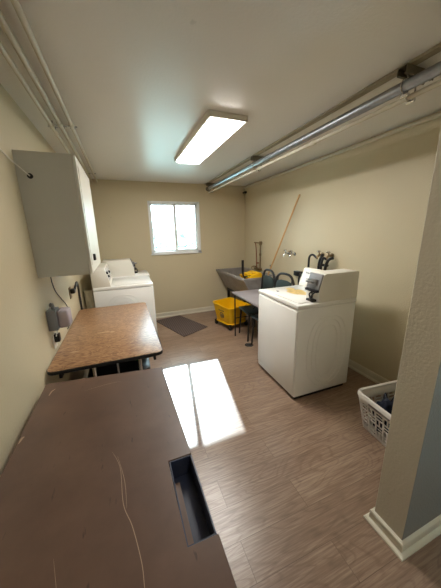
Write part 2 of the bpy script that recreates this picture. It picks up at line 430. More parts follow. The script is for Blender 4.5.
# outside
struct(MB().box((-25, YB+T+.02, .72), (30, 40, .82)).build('ground', mat('dry_lawn', (130, 146, 140), .9, var=.2, vscale=3), smooth=False), 'pale sunlit lawn outside the window', 'ground')
hb = MB()
rnd = random.Random(3)
for i in range(900):
    p = Vector((rnd.uniform(-6, 9), 14+rnd.uniform(-.6, .6), .80+rnd.uniform(0, 1)*1.5))
    p.z = min(p.z, 1.72+.5*noise.noise(Vector((p.x*.5, 0, 0)))+.25)
    a = rnd.uniform(0, 6.28); u = Vector((math.cos(a), math.sin(a)*.5, rnd.uniform(-.5, .5)))*.3; v = Vector((rnd.uniform(-.4, .4), rnd.uniform(-.4, .4), 1)).normalized()*.22
    hb.quad(p-u, p-v, p+u, p+v)
tag(hb.build('hedge', mat('hedge_leaves', (188, 200, 194), .8, var=.3, vscale=4), smooth=False, recalc=False), 'green leafy hedge seen washed out through the window', 'hedge', kind='stuff')

# ------------------------------------------------------------------ ceiling light
L0 = thing('ceiling_light', 'long white fluorescent ceiling light, switched on', 'ceiling light', (.825, 2.53, H))
b = MB()
x0, x1, ya, yb = .695, 1.02, 1.965, 3.25

b.box((x0, ya, H-.042), (x1, ya+.022, H), .004).box((x0, yb-.022, H-.042), (x1, yb, H), .004)
b.box((x0, ya, H-.045), (x0+.018, yb, H), .004).box((x1-.018, ya, H-.045), (x1, yb, H), .004)
b.build('housing', M_white2, L0, smooth=False)
b = MB().prism([(x0+.019, H-.025), (x0+.026, H-.047), (x0+.06, H-.054), (x1-.06, H-.054), (x1-.026, H-.047), (x1-.019, H-.025)], 'y', ya+.023, yb-.023)
b.build('diffuser', M_diff, L0, ang=60)
L1 = dup(L0, (.55, -.62, H), 0, 'unseen fluorescent fill light added on the ceiling behind the viewer')  # added fixture out of view, fills surfaces that face the viewer
for ch in L1.children:
    if ch.name.startswith('diffuser'):
        ch.data = ch.data.copy(); ch.data.materials[0] = emit('lit_diffuser_dimmer', (1, .96, .91, 1), 4.5)

# ------------------------------------------------------------------ overhead pipes, left
def conduit(name, x, z, r, y0, y1, m, label, cpl, group=None, straps=()):
    t = thing(name, label, 'pipe', (x, y0, z), 0, group)
    MB().tube([(x, y0, z), (x, y1, z)], r, 14).build('pipe_run', m, t)
    for c in cpl:
        MB().tube([(x, c-.03, z), (x, c-.024, z), (x, c+.024, z), (x, c+.03, z)], [r*1.15, r*1.4, r*1.4, r*1.15], 14).build('coupling', m, t)
    for c in straps:
        s = MB(); s.tube(arc((x, c, z), r*1.25, -20, 200, 8), .003, 6); s.box((x-r*2.6, c-.01, z+r*.7), (x+r*2.6, c+.01, z+r*.7+.004)); s.tube([(x, c, z+r), (x, c, H)], .004, 8)
        s.build('strap', M_steel, t)
    return t
conduit('conduit', -.268, 2.452, .013, YF, YB, M_creampipe, 'white painted pipe on ceiling, farthest from left wall', (2.46,), 'pipes above the left wall', (.6, 2.52, 4.2))
conduit('conduit', -.345, 2.448, .015, YF, YB, M_creampipe, 'middle of the three white pipes above the left wall', (2.44,), 'pipes above the left wall', (.6, 2.52, 4.2))
conduit('conduit', -.405, 2.435, .013, YF, YB, M_creampipe, 'white ceiling pipe nearest the left wall', (2.46,), 'pipes above the left wall', (.6, 2.52, 4.2))

# ------------------------------------------------------------------ overhead pipes, right
def strut(y, label):
    t = thing('pipe_hanger', label, 'pipe hanger', (1.62, y, H), 0, 'strut hangers under the ceiling')
    b = MB(); xa, xb = 1.53, 1.76; w2 = .026; za, zb = 2.432, 2.474
    b.box((xa, y-w2, zb-.004), (xb, y+w2, zb)); b.box((xa, y-w2, za), (xb, y-w2+.004, zb-.004)); b.box((xa, y+w2-.004, za), (xb, y+w2, zb-.004))
    b.box((xa, y-w2+.004, za), (xa+.22, y-w2+.014, za+.003)); b.box((xa, y+w2-.014, za), (xa+.22, y+w2-.004, za+.003))
    b.build('strut_channel', M_strut, t, smooth=False)
    b = MB(); b.tube([(1.585, y, H-.03), (1.585, y, 2.43)], .005, 8); b.tube(arc((1.572, y, 2.385), .034, 0, 360, 20)[:-1], .004, 6, closed=True)
    b.tube(arc((1.608, y, 2.335), .019, 0, 360, 20)[:-1], .003, 6, closed=True); b.tube([(1.66, y, 2.44), (1.66, y, 2.36)], .005, 8)
    b.tube([(1.575, y-.022, 2.34), (1.575, y+.022, 2.34)], .011, 6); b.tube([(1.634, y-.02, 2.325), (1.634, y+.02, 2.325)], .012, 6)
    b.build('clamp', M_chrome, t)
strut(1.13, 'strut hanger with shiny clamps nearest the partition')
strut(2.85, 'middle strut hanger beside the ceiling light')
strut(4.55, 'strut hanger nearest the window wall')
t = thing('steel_pipe', 'large grey galvanized pipe hung below the ceiling', 'pipe', (1.572, YF, 2.385))
b = MB(); b.tube([(1.572, YF, 2.385), (1.572, 4.52, 2.385)], .029, 18); b.build('pipe_run', M_galv, t)
b = MB(); b.tube([(1.572, 4.5, 2.385), (1.572, 4.62, 2.385)], .038, 18); b.build('pipe_cap', M_strut, t)
t = thing('tan_strip', 'tan strip on the ceiling behind the pipe hangers', 'trim', (1.575, YF, H))
MB().box((1.55, YF, 2.474), (1.60, 4.72, H), .002).build('strip_run', M_tan, t)  # flat tan strip along the ceiling, above the hangers
#conduit('conduit', 1.622, 2.372, .011, YF, 4.6, M_galv, 'slim bare metal pipe touching the large galvanized pipe', (1.95,))
conduit('conduit', 1.608, 2.335, .014, YF, 4.66, M_creampipe, 'cream pipe with couplings right of the grey pipes', (1.9, 3.9))
conduit('conduit', 1.66, 2.352, .009, YF, 4.2, M_creampipe, 'slimmest cream pipe hung right of the coupled cream pipe', (2.02,))
conduit('conduit', XR-.03, 2.452, .015, PY1, YB, M_creampipe, 'cream pipe along the top of the right wall', (), None)

t = thing('wall_sensor', 'small black sensor high in the far right corner', 'sensor', (XR, 4.70, 2.36))
MB().box((XR-.045, 4.675, 2.345), (XR, 4.725, 2.385), .006).build('body', M_black, t)
MB().tube([(XR-.045, 4.70, 2.362), (XR-.075, 4.69, 2.352)], [.014, .018], 12).build('lens', M_black, t)

# ------------------------------------------------------------------ wall cabinet
cab = thing('wall_cabinet', 'cream painted wall cabinet hung on the left wall', 'cabinet', (XL, 2.0, 1.342))
cx1 = -.243; cy0, cy1, cz0, cz1 = 2.0, 2.80, 1.342, 2.13
b = MB(); tt = .018
b.box((XL, cy0, cz0), (cx1, cy0+tt, cz1), .001); b.box((XL, cy1-tt, cz0), (cx1, cy1, cz1), .001)
b.box((XL, cy0+tt, cz1-tt), (cx1, cy1-tt, cz1)); b.box((XL, cy0+tt, cz0), (cx1, cy1-tt, cz0+tt)); b.box((XL, cy0+tt, cz0+tt), (XL+.006, cy1-tt, cz1-tt))
b.build('body', M_cab, cab, smooth=False)
d = MB().box((cx1+.001, cy0+.003, cz0+.003), (cx1+.02, cy1-.003, cz1-.003), .003).build('door', M_cabf, cab, smooth=False)
MB().box((cx1+.02, cy0+.05, cz0+.06), (cx1+.023, cy1-.05, cz1-.06), .001).build('door_panel', M_cabf, d, smooth=False)
b = MB(); b.box((cx1+.02, 2.16, 1.425), (cx1+.04, 2.20, 1.475), .005); b.build('latch', M_black, d)
MB().tube([(-.49, cy0-.008, 1.985), (-.49, cy0+.002, 1.985)], .016, 14).build('grommet', M_rubber, cab)
# cables
t = tag(MB().tube(smooth_path([(-.49, 1.99, 1.985), (-.51, 1.93, 2.01), (-.545, 1.82, 2.06), (-.556, 1.65, 2.12), (-.556, 1.2, 2.2), (-.556, .4, 2.24)]), .0035, 8).build('cable', M_white2), 'white cable leaving the cabinet side toward the viewer', 'cable')
tag(MB().tube(smooth_path([(-.552, 2.27, 1.344), (-.552, 2.285, 1.25), (-.552, 2.34, 1.17), (-.552, 2.47, 1.08), (-.552, 2.60, .995), (-.552, 2.69, .90), (-.552, 2.72, .84), (-.552, 2.66, .80), (-.552, 2.5, .785)]), .004, 8).build('cable', M_dgrey), 'thin grey cable dangling below the cabinet along wall', 'cable')

# outlet box with clear cover
_n0 = MB.build
def _shift(dx, dy, dz):
    def f(s, *a, **k):
        s.b.transform(Matrix.Translation((dx, dy, dz))); return _n0(s, *a, **k)
    MB.build = f
_shift(-.0, -.055, .012)
t = thing('outlet_box', 'grey wall box with clear bubble cover above the oak table', 'outlet', (XL, 2.13, 1.0))
MB().box((XL, 2.06, .935), (-.50, 2.18, 1.085), .004).build('box', M_greyp, t)
MB().box((-.50, 2.07, .945), (-.425, 2.19, 1.078), .016, seg=3).build('clear_cover', M_clearp, t)
MB().tube([(-.525, 2.12, 1.085), (-.525, 2.12, 1.115)], .012, 12).tube([(-.525, 2.12, 1.115), (-.535, 2.11, 1.12)], .016, 12).build('connector', M_steel, t)
b = MB()
for dy in (-.02, .02): b.tube(smooth_path([(-.525, 2.12+dy, .94), (-.53, 2.125+dy, .90), (-.54, 2.13+dy*.4, .865)]), .004, 8)
b.build('cord', M_white2, t)
t = thing('wall_outlet', 'white wall outlet with black plug under the grey box', 'outlet', (XL, 2.14, .83))
MB().box((XL, 2.10, .775), (XL+.006, 2.18, .89), .003).build('cover_plate', M_white2, t)
MB().box((XL+.006, 2.115, .825), (XL+.04, 2.165, .885), .004).build('plug', M_black, t)
MB.build = _n0
# dryer outlet with thick cord
t = thing('wall_outlet', 'black heavy plug with thick cord arching down behind the oak table', 'outlet', (XL, 2.9, 1.04))
MB().box((XL, 2.85, .98), (XL+.006, 2.95, 1.10), .003).build('cover_plate', M_brass, t)
MB().box((XL+.006, 2.87, 1.03), (XL+.05, 2.93, 1.08), .012).build('plug', M_black, t)
MB().tube(smooth_path([(XL+.04, 2.90, 1.06), (XL+.05, 2.97, 1.10), (XL+.045, 3.07, 1.115), (XL+.035, 3.17, 1.08), (XL+.025, 3.25, .99), (XL+.02, 3.27, .86), (XL+.025, 3.28, .5), (XL+.03, 3.35, .12)]), .012, 10).build('cord', M_black, t)
t = thing('wall_outlet', 'small black outlet on left wall just beyond the cabinet', 'outlet', (XL, 3.35, 1.24))
MB().box((XL, 3.33, 1.18), (XL+.02, 3.39, 1.25), .004).build('cover_plate', M_black, t)

# ------------------------------------------------------------------ brown work table (front)
t1 = thing('work_table', 'large brown laminate table with dark notch cut in its edge', 'table', (-.17, .75, 0))
def rotY(p, piv=(.166, .95), a=math.radians(.9)):
    dx, dy = p[0]-piv[0], p[1]-piv[1]; return (piv[0]+dx*math.cos(a)-dy*math.sin(a)*-1*-1, piv[1]+dx*math.sin(a)+dy*math.cos(a))
n0, n1, nx = .505, .80, .078
poly = [(-.515, -.05), (.180, -.05), (.171, n0), (nx, n0+.002), (nx-.004, n1), (.166, n1), (.156, 1.515), (-.515, 1.60)]
MB().prism(poly, 'z', .728, .76, .0015).build('tabletop', M_brown, t1, smooth=False)
b = MB().box((nx, n0+.002, .668), (.166, n1-.002, .672)); b.box((.161, n0+.002, .672), (.166, n1-.002, .757)); b.box((nx-.001, n0+.003, .672), (nx+.003, n1-.002, .757))
b.box((nx+.003, n0+.003, .672), (.161, n0+.006, .757)); b.box((nx+.003, n1-.005, .672), (.161, n1-.002, .757))
b.build('cord_tray', M_navy, t1, smooth=False)
MB().box((nx+.004, n0+.008, .673), (nx+.026, n1-.05, .70)).build('tray_divider', M_brown, t1, smooth=False)
b = MB().box((-.47, .0, .66), (.05, .02, .728)).box((-.47, 1.44, .66), (.10, 1.46, .728)).box((-.49, .0, .66), (-.47, 1.46, .728))
b.build('apron', M_navy, t1, smooth=False)
for (x, y) in ((-.46, .03), (.04, .03), (-.46, 1.42), (.08, 1.42)):
    MB().box((x-.02, y-.02, 0), (x+.02, y+.02, .728), .003).build('leg', M_darkm, t1)
# scratches worn through the laminate
def scratch(pts, w):
    P = smooth_path([(x, y, .7602) for x, y in pts], 8); b = MB(); L = []
    for i, p in enumerate(P):
        d = (P[min(i+1, len(P)-1)]-P[max(i-1, 0)]).normalized(); n = Vector((-d.y, d.x, 0))*w*(.3+.7*math.sin(PI*i/(len(P)-1)))
        L.append((b.b.verts.new(p-n), b.b.verts.new(p+n)))
    for i in range(len(L)-1): b.b.faces.new((L[i][0], L[i][1], L[i+1][1], L[i+1][0]))
    o = b.build('scratch', M_scratch, t1, smooth=False, recalc=False); return o
scratch([(-.13, .93), (-.10, .84), (-.09, .70), (-.065, .62), (-.045, .52), (-.04, .45), (-.02, .38)], .0011)
scratch([(-.11, .90), (-.085, .78), (-.08, .68)], .0008)
scratch([(-.27, .62), (-.235, .50), (-.21, .40)], .0006)
scratch([(-.47, 1.46), (-.465, 1.50), (-.45, 1.52)], .004)
scratch([(-.30, 1.43), (-.18, 1.45), (-.10, 1.45)], .001)
scratch([(-.506, 1.13), (-.502, 1.16), (-.495, 1.165)], .005)

# ------------------------------------------------------------------ oak folding table
t2 = thing('folding_table', 'worn oak laminate folding table with black edge along left wall', 'table', (-.18, 2.5, 0))
xa, xb, ya, yb = -.555, .20, 1.735, 3.22
def rpoly(xa, xb, ya, yb, r, n=5):
    return [(p[0], p[1]) for p in rrect((xa+xb)/2, (ya+yb)/2, xb-xa, yb-ya, r, 0, n)]
MB().prism(rpoly(xa+.004, xb-.004, ya+.004, yb-.004, .045), 'z', .745, .762, .001).build('tabletop', M_oak, t2, ang=50)
MB().prism(rpoly(xa, xb, ya, yb, .05), 'z', .735, .759, .003).build('edge_band', M_rubber, t2, ang=50)
b = MB().box((xa+.10, ya+.07, .70), (xb-.07, ya+.088, .735)).box((xa+.05, yb-.068, .66), (xb-.05, yb-.05, .735)).box((xa+.05, ya+.088, .66), (xa+.068, yb-.068, .735)).box((xb-.068, ya+.088, .66), (xb-.05, yb-.068, .735))
b.build('apron', M_darkm, t2, smooth=False)
for yy in (1.90, 3.02):
    for xx in (-.30, .03):
        MB().tube([(xx, yy, .735), (xx, yy, 0)], .013, 12).build('leg', M_chrome, t2)
    MB().tube([(-.30, yy, .35), (.03, yy, .35)], .009, 10).build('stretcher', M_chrome, t2)
    b = MB().tube([(-.135, yy, .70), (-.135, yy+(.22 if yy < 2 else -.22), .72)], .007, 8).tube([(-.135, yy, .35), (-.135, yy, .70)], .007, 8)
    b.build('brace', M_steel, t2)
# stains on the table top
def blot(name, cx, cy, z, rx, ry, m, parent, seed, n=26, jag=.35):
    b = MB(); vs = []
    for i in range(n):
        a = 2*PI*i/n; k = 1+jag*noise.noise(Vector((math.cos(a)*1.5+seed, math.sin(a)*1.5, seed)))
        vs.append(b.b.verts.new((cx+rx*k*math.cos(a), cy+ry*k*math.sin(a), z)))
    b.b.faces.new(vs); return b.build(name, m, parent, smooth=False, recalc=False)
M_wear = mat('worn_pale_patch', (196, 170, 138), .5, var=.1, vscale=40)
blot('wear_mark', -.24, 2.33, .7623, .055, .009, M_wear, t2, 2)
blot('wear_mark', -.17, 2.31, .7624, .018, .012, M_wear, t2, 5)
blot('wear_mark', -.42, 2.0, .7623, .03, .006, M_wear, t2, 9)

# under the table
t = thing('storage_bin', 'dark storage bin with lid under the oak table', 'bin', (-.18, 2.6, 0))
R = [rrect(-.14, 2.50, .44, .72, .05, 0), rrect(-.14, 2.50, .50, .78, .06, .40), rrect(-.14, 2.50, .50, .78, .06, .41)]
MB().rings(R).build('body', M_navy, t)
MB().rings([rrect(-.14, 2.50, .52, .80, .06, .41), rrect(-.14, 2.50, .52, .80, .06, .44), rrect(-.14, 2.50, .48, .76, .05, .45)]).build('lid', M_black, t)
def lump(name, c, s, m, seed, amp=.35, fr=3, flat=0):
    t = bmesh.new(); bmesh.ops.create_icosphere(t, subdivisions=4, radius=1)
    for v in t.verts:
        n = v.co.normalized()
        k = 1+amp*noise.noise(n*fr+Vector((seed, 0, 0)))+amp*.5*abs(noise.noise(n*fr*2.3+Vector((0, seed, 0))))
        v.co = Vector((c[0]+n.x*s[0]*k, c[1]+n.y*s[1]*k, c[2]+max(n.z, -.6)*s[2]*k))
    b = MB(); b.add(t); return b.build(name, m)
tag(lump('green_cloth', (.0, 2.42, .49), (.13, .16, .06), M_greenb, 4), 'green cloth bundle lying on the bin under the oak table', 'cloth')

# ------------------------------------------------------------------ laundry machines
def machine(name, label, cat, x0, x1, y0, y1, loc, rz, coin=True, knobs=False, deck=.972, top=1.232, cd=.13, ct=.055, ctop=1.18, cut=.18, boxside=-1):
    """local frame: front faces -X, near side is -Y; x 0..D, y 0..W"""
    D = x1-x0; W = y1-y0
    t = thing(name, label, cat, loc, rz)
    def bl(b, nm, m, p=None, **k): return b.build(nm, m, p or t, local=True, **k)
    b = MB(); b.box((0, 0, .035), (D, W, deck-.045), .012, seg=3); bl(b, 'cabinet', M_white)
    cabo = t.children[0]
    b = MB(); b.box((-.006, -.004, deck-.042), (D, W+.004, deck), .010, seg=3); bl(b, 'top_deck', M_white)
    # front panel line & toe
    b = MB(); b.box((-.009, .012, .10), (-.001, W-.012, deck-.06), .004); bl(b, 'front_panel', M_white)
    b = MB(); b.box((.03, .02, .0), (D-.03, W-.02, .036)); bl(b, 'toe_base', M_rubber)
    # lid
    b = MB(); b.box((.035, .055, deck), (D-cd-.04, W-.055, deck+.007), .003); lid = bl(b, 'lid', M_white)
    # console: prism profile in xz
    p = [(D-cd-.005, deck), (D-cd, deck+.03), (D-ct-.012, ctop-.012), (D-ct, ctop), (D-.012, ctop), (D, ctop-.012), (D, deck)]
    ya, yb = .004, W-.004
    if coin:
        if boxside < 0: ya, bya, byb = cut, .0, cut
        else: yb, bya, byb = W-cut, W-cut, W
    b = MB(); b.prism(p, 'y', ya, yb, .004); con = bl(b, 'console', M_white2)
    if coin:
        q = [(D-.455, deck), (D-.455, deck+.11), (D-.415, top-.012), (D-.405, top), (D-.012, top), (D, top-.012), (D, deck)]
        b = MB(); b.prism(q, 'y', bya, byb, .004); mbx = bl(b, 'meter_box', M_white2)
    # panel on sloping face
    a = Vector((D-cd, 0, deck+.03)); c = Vector((D-ct-.012, 0, ctop-.012)); u = (c-a); nrm = Vector((-u.z, 0, u.x)).normalized()
    def F(s, y, h): q = a+u*s+nrm*h; return Vector((q.x, y, q.z))
    def slab(b, s0, s1, ya, yb, h0, h1):
        P = [F(s0, ya, h0), F(s1, ya, h0), F(s1, yb, h0), F(s0, yb, h0), F(s0, ya, h1), F(s1, ya, h1), F(s1, yb, h1), F(s0, yb, h1)]
        V = [b.b.verts.new(q) for q in P]
        for f in ((0, 1, 2, 3), (4, 5, 6, 7), (0, 1, 5, 4), (1, 2, 6, 5), (2, 3, 7, 6), (3, 0, 4, 7)): b.b.faces.new([V[i] for i in f])
    # side embossing (nested rounded outlines) on both sides
    for sy, yy in ((-1, -.0), (1, W)):
        b = MB()
        for (wx, hz, r) in ((.235, .36, .10), (.175, .325, .08), (.125, .27, .05)):
            pts = []
            for i in range(48):
                q = 2*PI*i/48; cq, sq = math.cos(q), math.sin(q)
                ex = 2/3.2
                px = (abs(cq)**ex)*(1 if cq > 0 else -1); pz = (abs(sq)**ex)*(1 if sq > 0 else -1)
                wv = wx*(1-.18*pz*pz)
                pts.append((D*.53+px*wv, yy, .47+pz*hz))
            b.tube(pts, .0045, 6, closed=True)
        bl(b, 'side_embossing', M_white)
    if coin:
        xo = D-.455; yc = (bya+byb)/2; z0 = deck
        b = MB(); b.prism([(xo-.012, z0+.115), (xo+.028, top-.006), (xo+.05, top-.006), (xo+.02, z0+.115)], 'y', bya+.008, byb-.008, .003); bl(b, 'coin_plate', M_greyp)
        b = MB(); b.box((xo-.05, yc-.03, z0+.175), (xo+.01, yc+.05, z0+.19), .003); b.box((xo-.015, yc-.05, z0+.155), (xo+.015, yc+.06, z0+.205), .004); bl(b, 'coin_slide', M_steel)
        b = MB(); b.box((xo-.03, bya+.01, z0+.092), (xo+.005, byb-.01, z0+.115), .004); bl(b, 'coin_slot_base', M_darkm)
        yq = bya+.055
        b = MB(); b.tube(smooth_path([(xo+.0, yq, z0+.09), (xo-.04, yq-.01, z0+.075), (xo-.055, yq+.0, z0+.035), (xo-.03, yq+.02, z0+.012), (xo-.01, yq+.03, z0+.04), (xo-.015, yq+.03, z0+.085), (xo-.05, yq+.02, z0+.07), (xo-.045, yq-.005, z0+.02), (xo-.01, yq-.01, z0+.012)]), .0075, 8)
        b.box((xo-.055, yq-.03, z0+.003), (xo-.005, yq+.06, z0+.028), .007)
        bl(b, 'lock_cable', M_black)
        b = MB(); slab(b, .12, .95, ya+.02, yb-.03, 0, .002); bl(b, 'control_panel', M_white)
        b = MB(); slab(b, .35, .38, ya+.08, yb-.10, .002, .003)
        bl(b, 'cycle_print', M_dgrey)
        if label.find('stained') > 0:
            X = Vector((0, -1, 0)); Yv = u.normalized(); M4 = Matrix((X, Yv, X.cross(Yv))).transposed().to_4x4(); M4.translation = F(.75, W-.13, .003)
            bl(text_mb('Whirlpool', .034, M4), 'lettering', M_dgrey, smooth=False)
    if knobs:
        for yy, s in ((W-.05, .70), (W-.11, .45), (W-.40, .55)):
            q0 = F(s, yy, 0); q1 = F(s, yy, .022); b = MB(); b.tube([q0, q1], [.02, .016], 14)
            bl(b, 'knob', M_black)
        b = MB(); slab(b, .12, .95, .06, W-.06, 0, .002); bl(b, 'control_panel', M_white)
    return t, lid
wm, lid = machine('washing_machine', 'white coin operated washer with stained lid, free standing mid room', 'washing machine', 1.385, 2.06, 1.685, 2.40, (1.385, 1.69, 0), math.radians(-1))
blot('stain', 1.68, 2.08, .9801, .10, .13, M_stain, lid, 3)
blot('stain', 1.70, 2.24, .9801, .05, .05, M_stain, lid, 8)
MB().box((1.505, 2.19, .979), (1.525, 2.22, .984), .001).build('lid_catch', M_black, lid)
# dryer faces +X : rotate by 180 about z -> local -X -> +X, local -Y -> +Y
dr, _ = machine('dryer', 'white dryer between oak table and far corner, its front facing right', 'dryer', 0, .745, 0, .68, (.33, 4.13, 0), PI, coin=False, knobs=True, deck=.957, cd=.215, ct=.155, ctop=1.205)
# washer in corner faces -Y : local -X -> -Y : rotate +90
cw, _ = machine('washing_machine', 'white washer in far left corner behind the dryer, only its console and deck edge showing', 'washing machine', 0, .675, 0, .56, (.355, 4.70, 0), PI, coin=True, knobs=False, deck=.972, top=1.225, cut=.30, boxside=1)
t = thing('dryer_duct', 'pale vent duct rising between the dryer and the left wall', 'duct', (-.487, 3.62, 0))
b = MB(); b.tube([(-.487, 3.62, .0+k*.012) for k in range(76)], [.052+.004*(k % 2) for k in range(76)], 14); b.build('duct_hose', M_creampipe, t)
t = thing('water_valve', 'small dark water valve on the far wall beside the corner washer', 'valve', (.19, YB, 1.09))
b = MB().tube([(.19, YB, 1.10), (.19, YB-.05, 1.10)], .011, 10).tube([(.12, YB-.045, 1.105), (.215, YB-.045, 1.105)], .009, 10); b.build('valve_body', M_brass, t)
MB().tube([(.165, YB-.03, 1.10), (.165, YB-.03, 1.03), (.18, YB-.03, 1.0), (.165, YB-.03, .985)], .012, 10).build('hose', M_black, t)

# ------------------------------------------------------------------ concrete laundry tub
tub = thing('laundry_tub', 'grey concrete laundry tub with sloping front under the wall faucet', 'sink', (2.05, 4.08, 0))
def rect(x0, x1, y0, y1, z): return [(x0, y0, z), (x1, y0, z), (x1, y1, z), (x0, y1, z)]
TX0, TX1, TY0, TY1, TZ = 1.735, 2.39, 3.46, 4.74, .875
R = [rect(1.93, TX1, TY0+.03, TY1, .50), rect(TX0+.012, TX1, TY0+.004, TY1, TZ-.035), rect(TX0, TX1, TY0, TY1, TZ-.03), rect(TX0, TX1, TY0, TY1, TZ),
     rect(TX0+.045, TX1-.06, TY0+.045, TY1-.045, TZ), rect(1.99, TX1-.07, TY0+.07, TY1-.07, .56)]
MB().rings(R).build('basin', M_tub, tub, smooth=False)
MB().prism([(1.86, .72), (TX0+.07, TZ-.06), (TX1-.065, TZ-.06), (TX1-.07, .565), (1.98, .565)], 'y', 4.09, 4.13).build('divider', M_tub, tub, smooth=False)
for (x, y) in ((1.97, TY0+.10), (1.97, TY1-.10), (2.34, TY0+.10), (2.34, TY1-.10)):
    b = MB().box((x-.02, y-.02, 0), (x+.02, y-.014, .50)).box((x-.02, y-.02, 0), (x-.014, y+.02, .50)); b.box((x-.026, y-.026, 0), (x+.026, y+.026, .008)); b.build('leg', M_darkm, tub, smooth=False)
MB().box((1.95, TY0+.08, .44), (2.36, TY1-.08, .50)).build('stand', M_darkm, tub, smooth=False)
MB().tube([(2.2, 4.3, .5), (2.2, 4.3, .3), (2.3, 4.3, .2), (2.40, 4.3, .2)], .02, 12).build('drain_pipe', M_creampipe, tub)

# wringer in the tub
wr = thing('mop_wringer', 'yellow mop wringer with dark lever resting in the grey tub', 'mop wringer', (2.0, 3.75, .80))
WX = Matrix.Translation((.07+1.8*.35, -.06, -.015)) @ Matrix.Diagonal((.65, 1, 1, 1))
b = MB()
b.prism([(1.80, .90), (1.84, .70), (2.14, .70), (2.20, .93), (2.12, .955)], 'y', 3.62, 3.66, .006)
b.prism([(1.80, .90), (1.84, .70), (2.14, .70), (2.20, .93), (2.12, .955)], 'y', 3.90, 3.94, .006)
b.box((1.84, 3.62, .70), (2.14, 3.94, .725), .006)
for k in range(6): b.box((2.10, 3.67+k*.04, .72), (2.15, 3.69+k*.04, .94), .004)
b.box((2.08, 3.62, .925), (2.18, 3.94, .955), .008); b.box((1.79, 3.62, .885), (1.84, 3.94, .91), .006)
b.b.transform(WX); b.build('body', M_yel, wr)
b = MB()
for k in range(7): b.box((1.88, 3.67+k*.034, .74), (1.95, 3.69+k*.034, .935), .004)
b.box((1.87, 3.66, .92), (2.08, 3.91, .94), .006)
b.b.transform(WX); b.build('press_plate', M_yel, wr)
b = MB().tube([(1.80, 3.60, .80), (1.83, 3.59, .90)], .011, 10); b.tube([(1.81, 3.60, .88), (1.775, 3.57, .93), (1.765, 3.56, 1.0), (1.765, 3.56, 1.17)], [.010, .012, .020, .020], 10)
b.tube([(1.815, 3.60, .89), (1.95, 3.60, .89)], .01, 8)
b.build('lever', M_darkm, wr)

# mop standing in tub
mp = thing('mop', 'long wooden mop handle leaning against the right wall above the tub', 'mop', (2.2, 3.7, .56))
MB().tube([(2.205, 3.69, .60), (2.388, 3.03, 2.10)], [.0125, .0115], 12).build('handle', M_stick, mp)
b = MB().tube([(2.197, 3.715, .62), (2.213, 3.66, .67)], [.03, .02], 10); b.box((2.14, 3.70, .60), (2.26, 3.74, .64), .008); b.build('mop_clamp', M_yel, mp)
b = MB()
for k in range(26):
    a = rnd.uniform(0, 6.28); rr = rnd.uniform(.04, .09)
    x, y = 2.20+math.cos(a)*.03, 3.74+math.sin(a)*.02
    b.tube(smooth_path([(x, y, .62), (x+math.cos(a)*rr*.4, y+math.sin(a)*rr*.5, .60), (x+math.cos(a)*rr, y+math.sin(a)*rr*.8, .572)], 3), .008, 5)
o = b.build('mop_head', M_mop, mp)

# faucet riser
f = thing('wall_faucet', 'faucet with tall copper and brass riser pipes above the tub', 'faucet', (XR, 4.1, .9))
b = MB(); b.tube([(2.375, 4.06, .93), (2.375, 4.06, 1.40)], .012, 10).tube([(2.375, 4.06, 1.40), (XR, 4.06, 1.40)], .012, 10).tube([(2.375, 4.04, 1.40), (2.31, 4.17, 1.41)], .012, 10)
b.tube([(2.375, 4.06, 1.17), (2.375, 4.06, 1.21)], .02, 10).tube([(2.375, 4.06, 1.36), (2.375, 4.06, 1.43)], .024, 10)
b.build('riser', M_brass, f)
b = MB(); b.tube(smooth_path([(2.33, 4.16, 1.40), (2.345, 4.165, 1.30), (2.355, 4.17, 1.15), (2.36, 4.17, 1.0), (2.365, 4.17, .93)]), .009, 10); b.tube([(XR, 4.17, 1.02), (2.36, 4.17, 1.02)], .012, 10); b.build('supply_pipe', M_copper, f)
b = MB().box((2.33, 4.02, .895), (2.40, 4.22, .935), .01).tube([(XR, 4.06, .915), (2.36, 4.06, .915)], .014, 10).tube([(XR, 4.18, .915), (2.36, 4.18, .915)], .014, 10)
b.tube(smooth_path([(2.35, 4.12, .93), (2.30, 4.12, .97), (2.24, 4.12, .965), (2.215, 4.12, .93)]), .011, 10); b.build('mixer_body', M_brass, f)
for yy in (4.05, 4.19):
    MB().tube([(2.365, yy, .935), (2.365, yy, .965)], .007, 8).tube([(2.35, yy-.025, .967), (2.38, yy+.025, .967)], .007, 8).build('tap_handle', M_chrome, f)
tag(MB().tube([(XR, 3.72, 1.02), (XR-.03, 3.72, 1.02)], [.022, .016], 14).build('pipe_stub', M_chrome), 'small chrome pipe stub on right wall left of the mop handle', 'pipe')

def bib(y, z, label, m, group):
    t = thing('hose_bib', label, 'faucet', (XR, y, z), 0, group)
    b = MB(); b.tube([(XR, y, z), (XR-.006, y, z)], .03, 14).tube([(XR, y, z), (XR-.06, y, z), (XR-.085, y, z-.02), (XR-.09, y, z-.05)], [.014, .015, .014, .013], 10)
    b.tube([(XR-.05, y, z), (XR-.065, y, z+.04)], .008, 8); b.build('valve_body', m, t)
    b = MB(); b.tube([(XR-.065, y, z+.04), (XR-.07, y, z+.055)], [.02, .02], 10); b.box((XR-.075, y-.035, z+.038), (XR-.062, y+.035, z+.05), .003); b.build('tap_handle', M_chrome if m != M_black else M_steel, t)
    return t
bib(3.25, 1.275, 'chrome hose bib, left of the bare pair behind the chairs', M_chrome, 'bare hose bibs on the right wall')
bib(3.10, 1.27, 'chrome hose bib, right of the bare pair behind the chairs', M_chrome, 'bare hose bibs on the right wall')
t = thing('pipe_bracket', 'thin steel bracket bar linking the bare pair of hose bibs', 'bracket', (XR, 3.17, 1.26))
MB().box((XR-.012, 3.07, 1.25), (XR-.001, 3.28, 1.27), .002).build('bar', M_steel, t)
h1 = bib(2.53, 1.30, 'left hose bib above the washer with one looping black hose', M_brass, 'hose bibs above the washer')
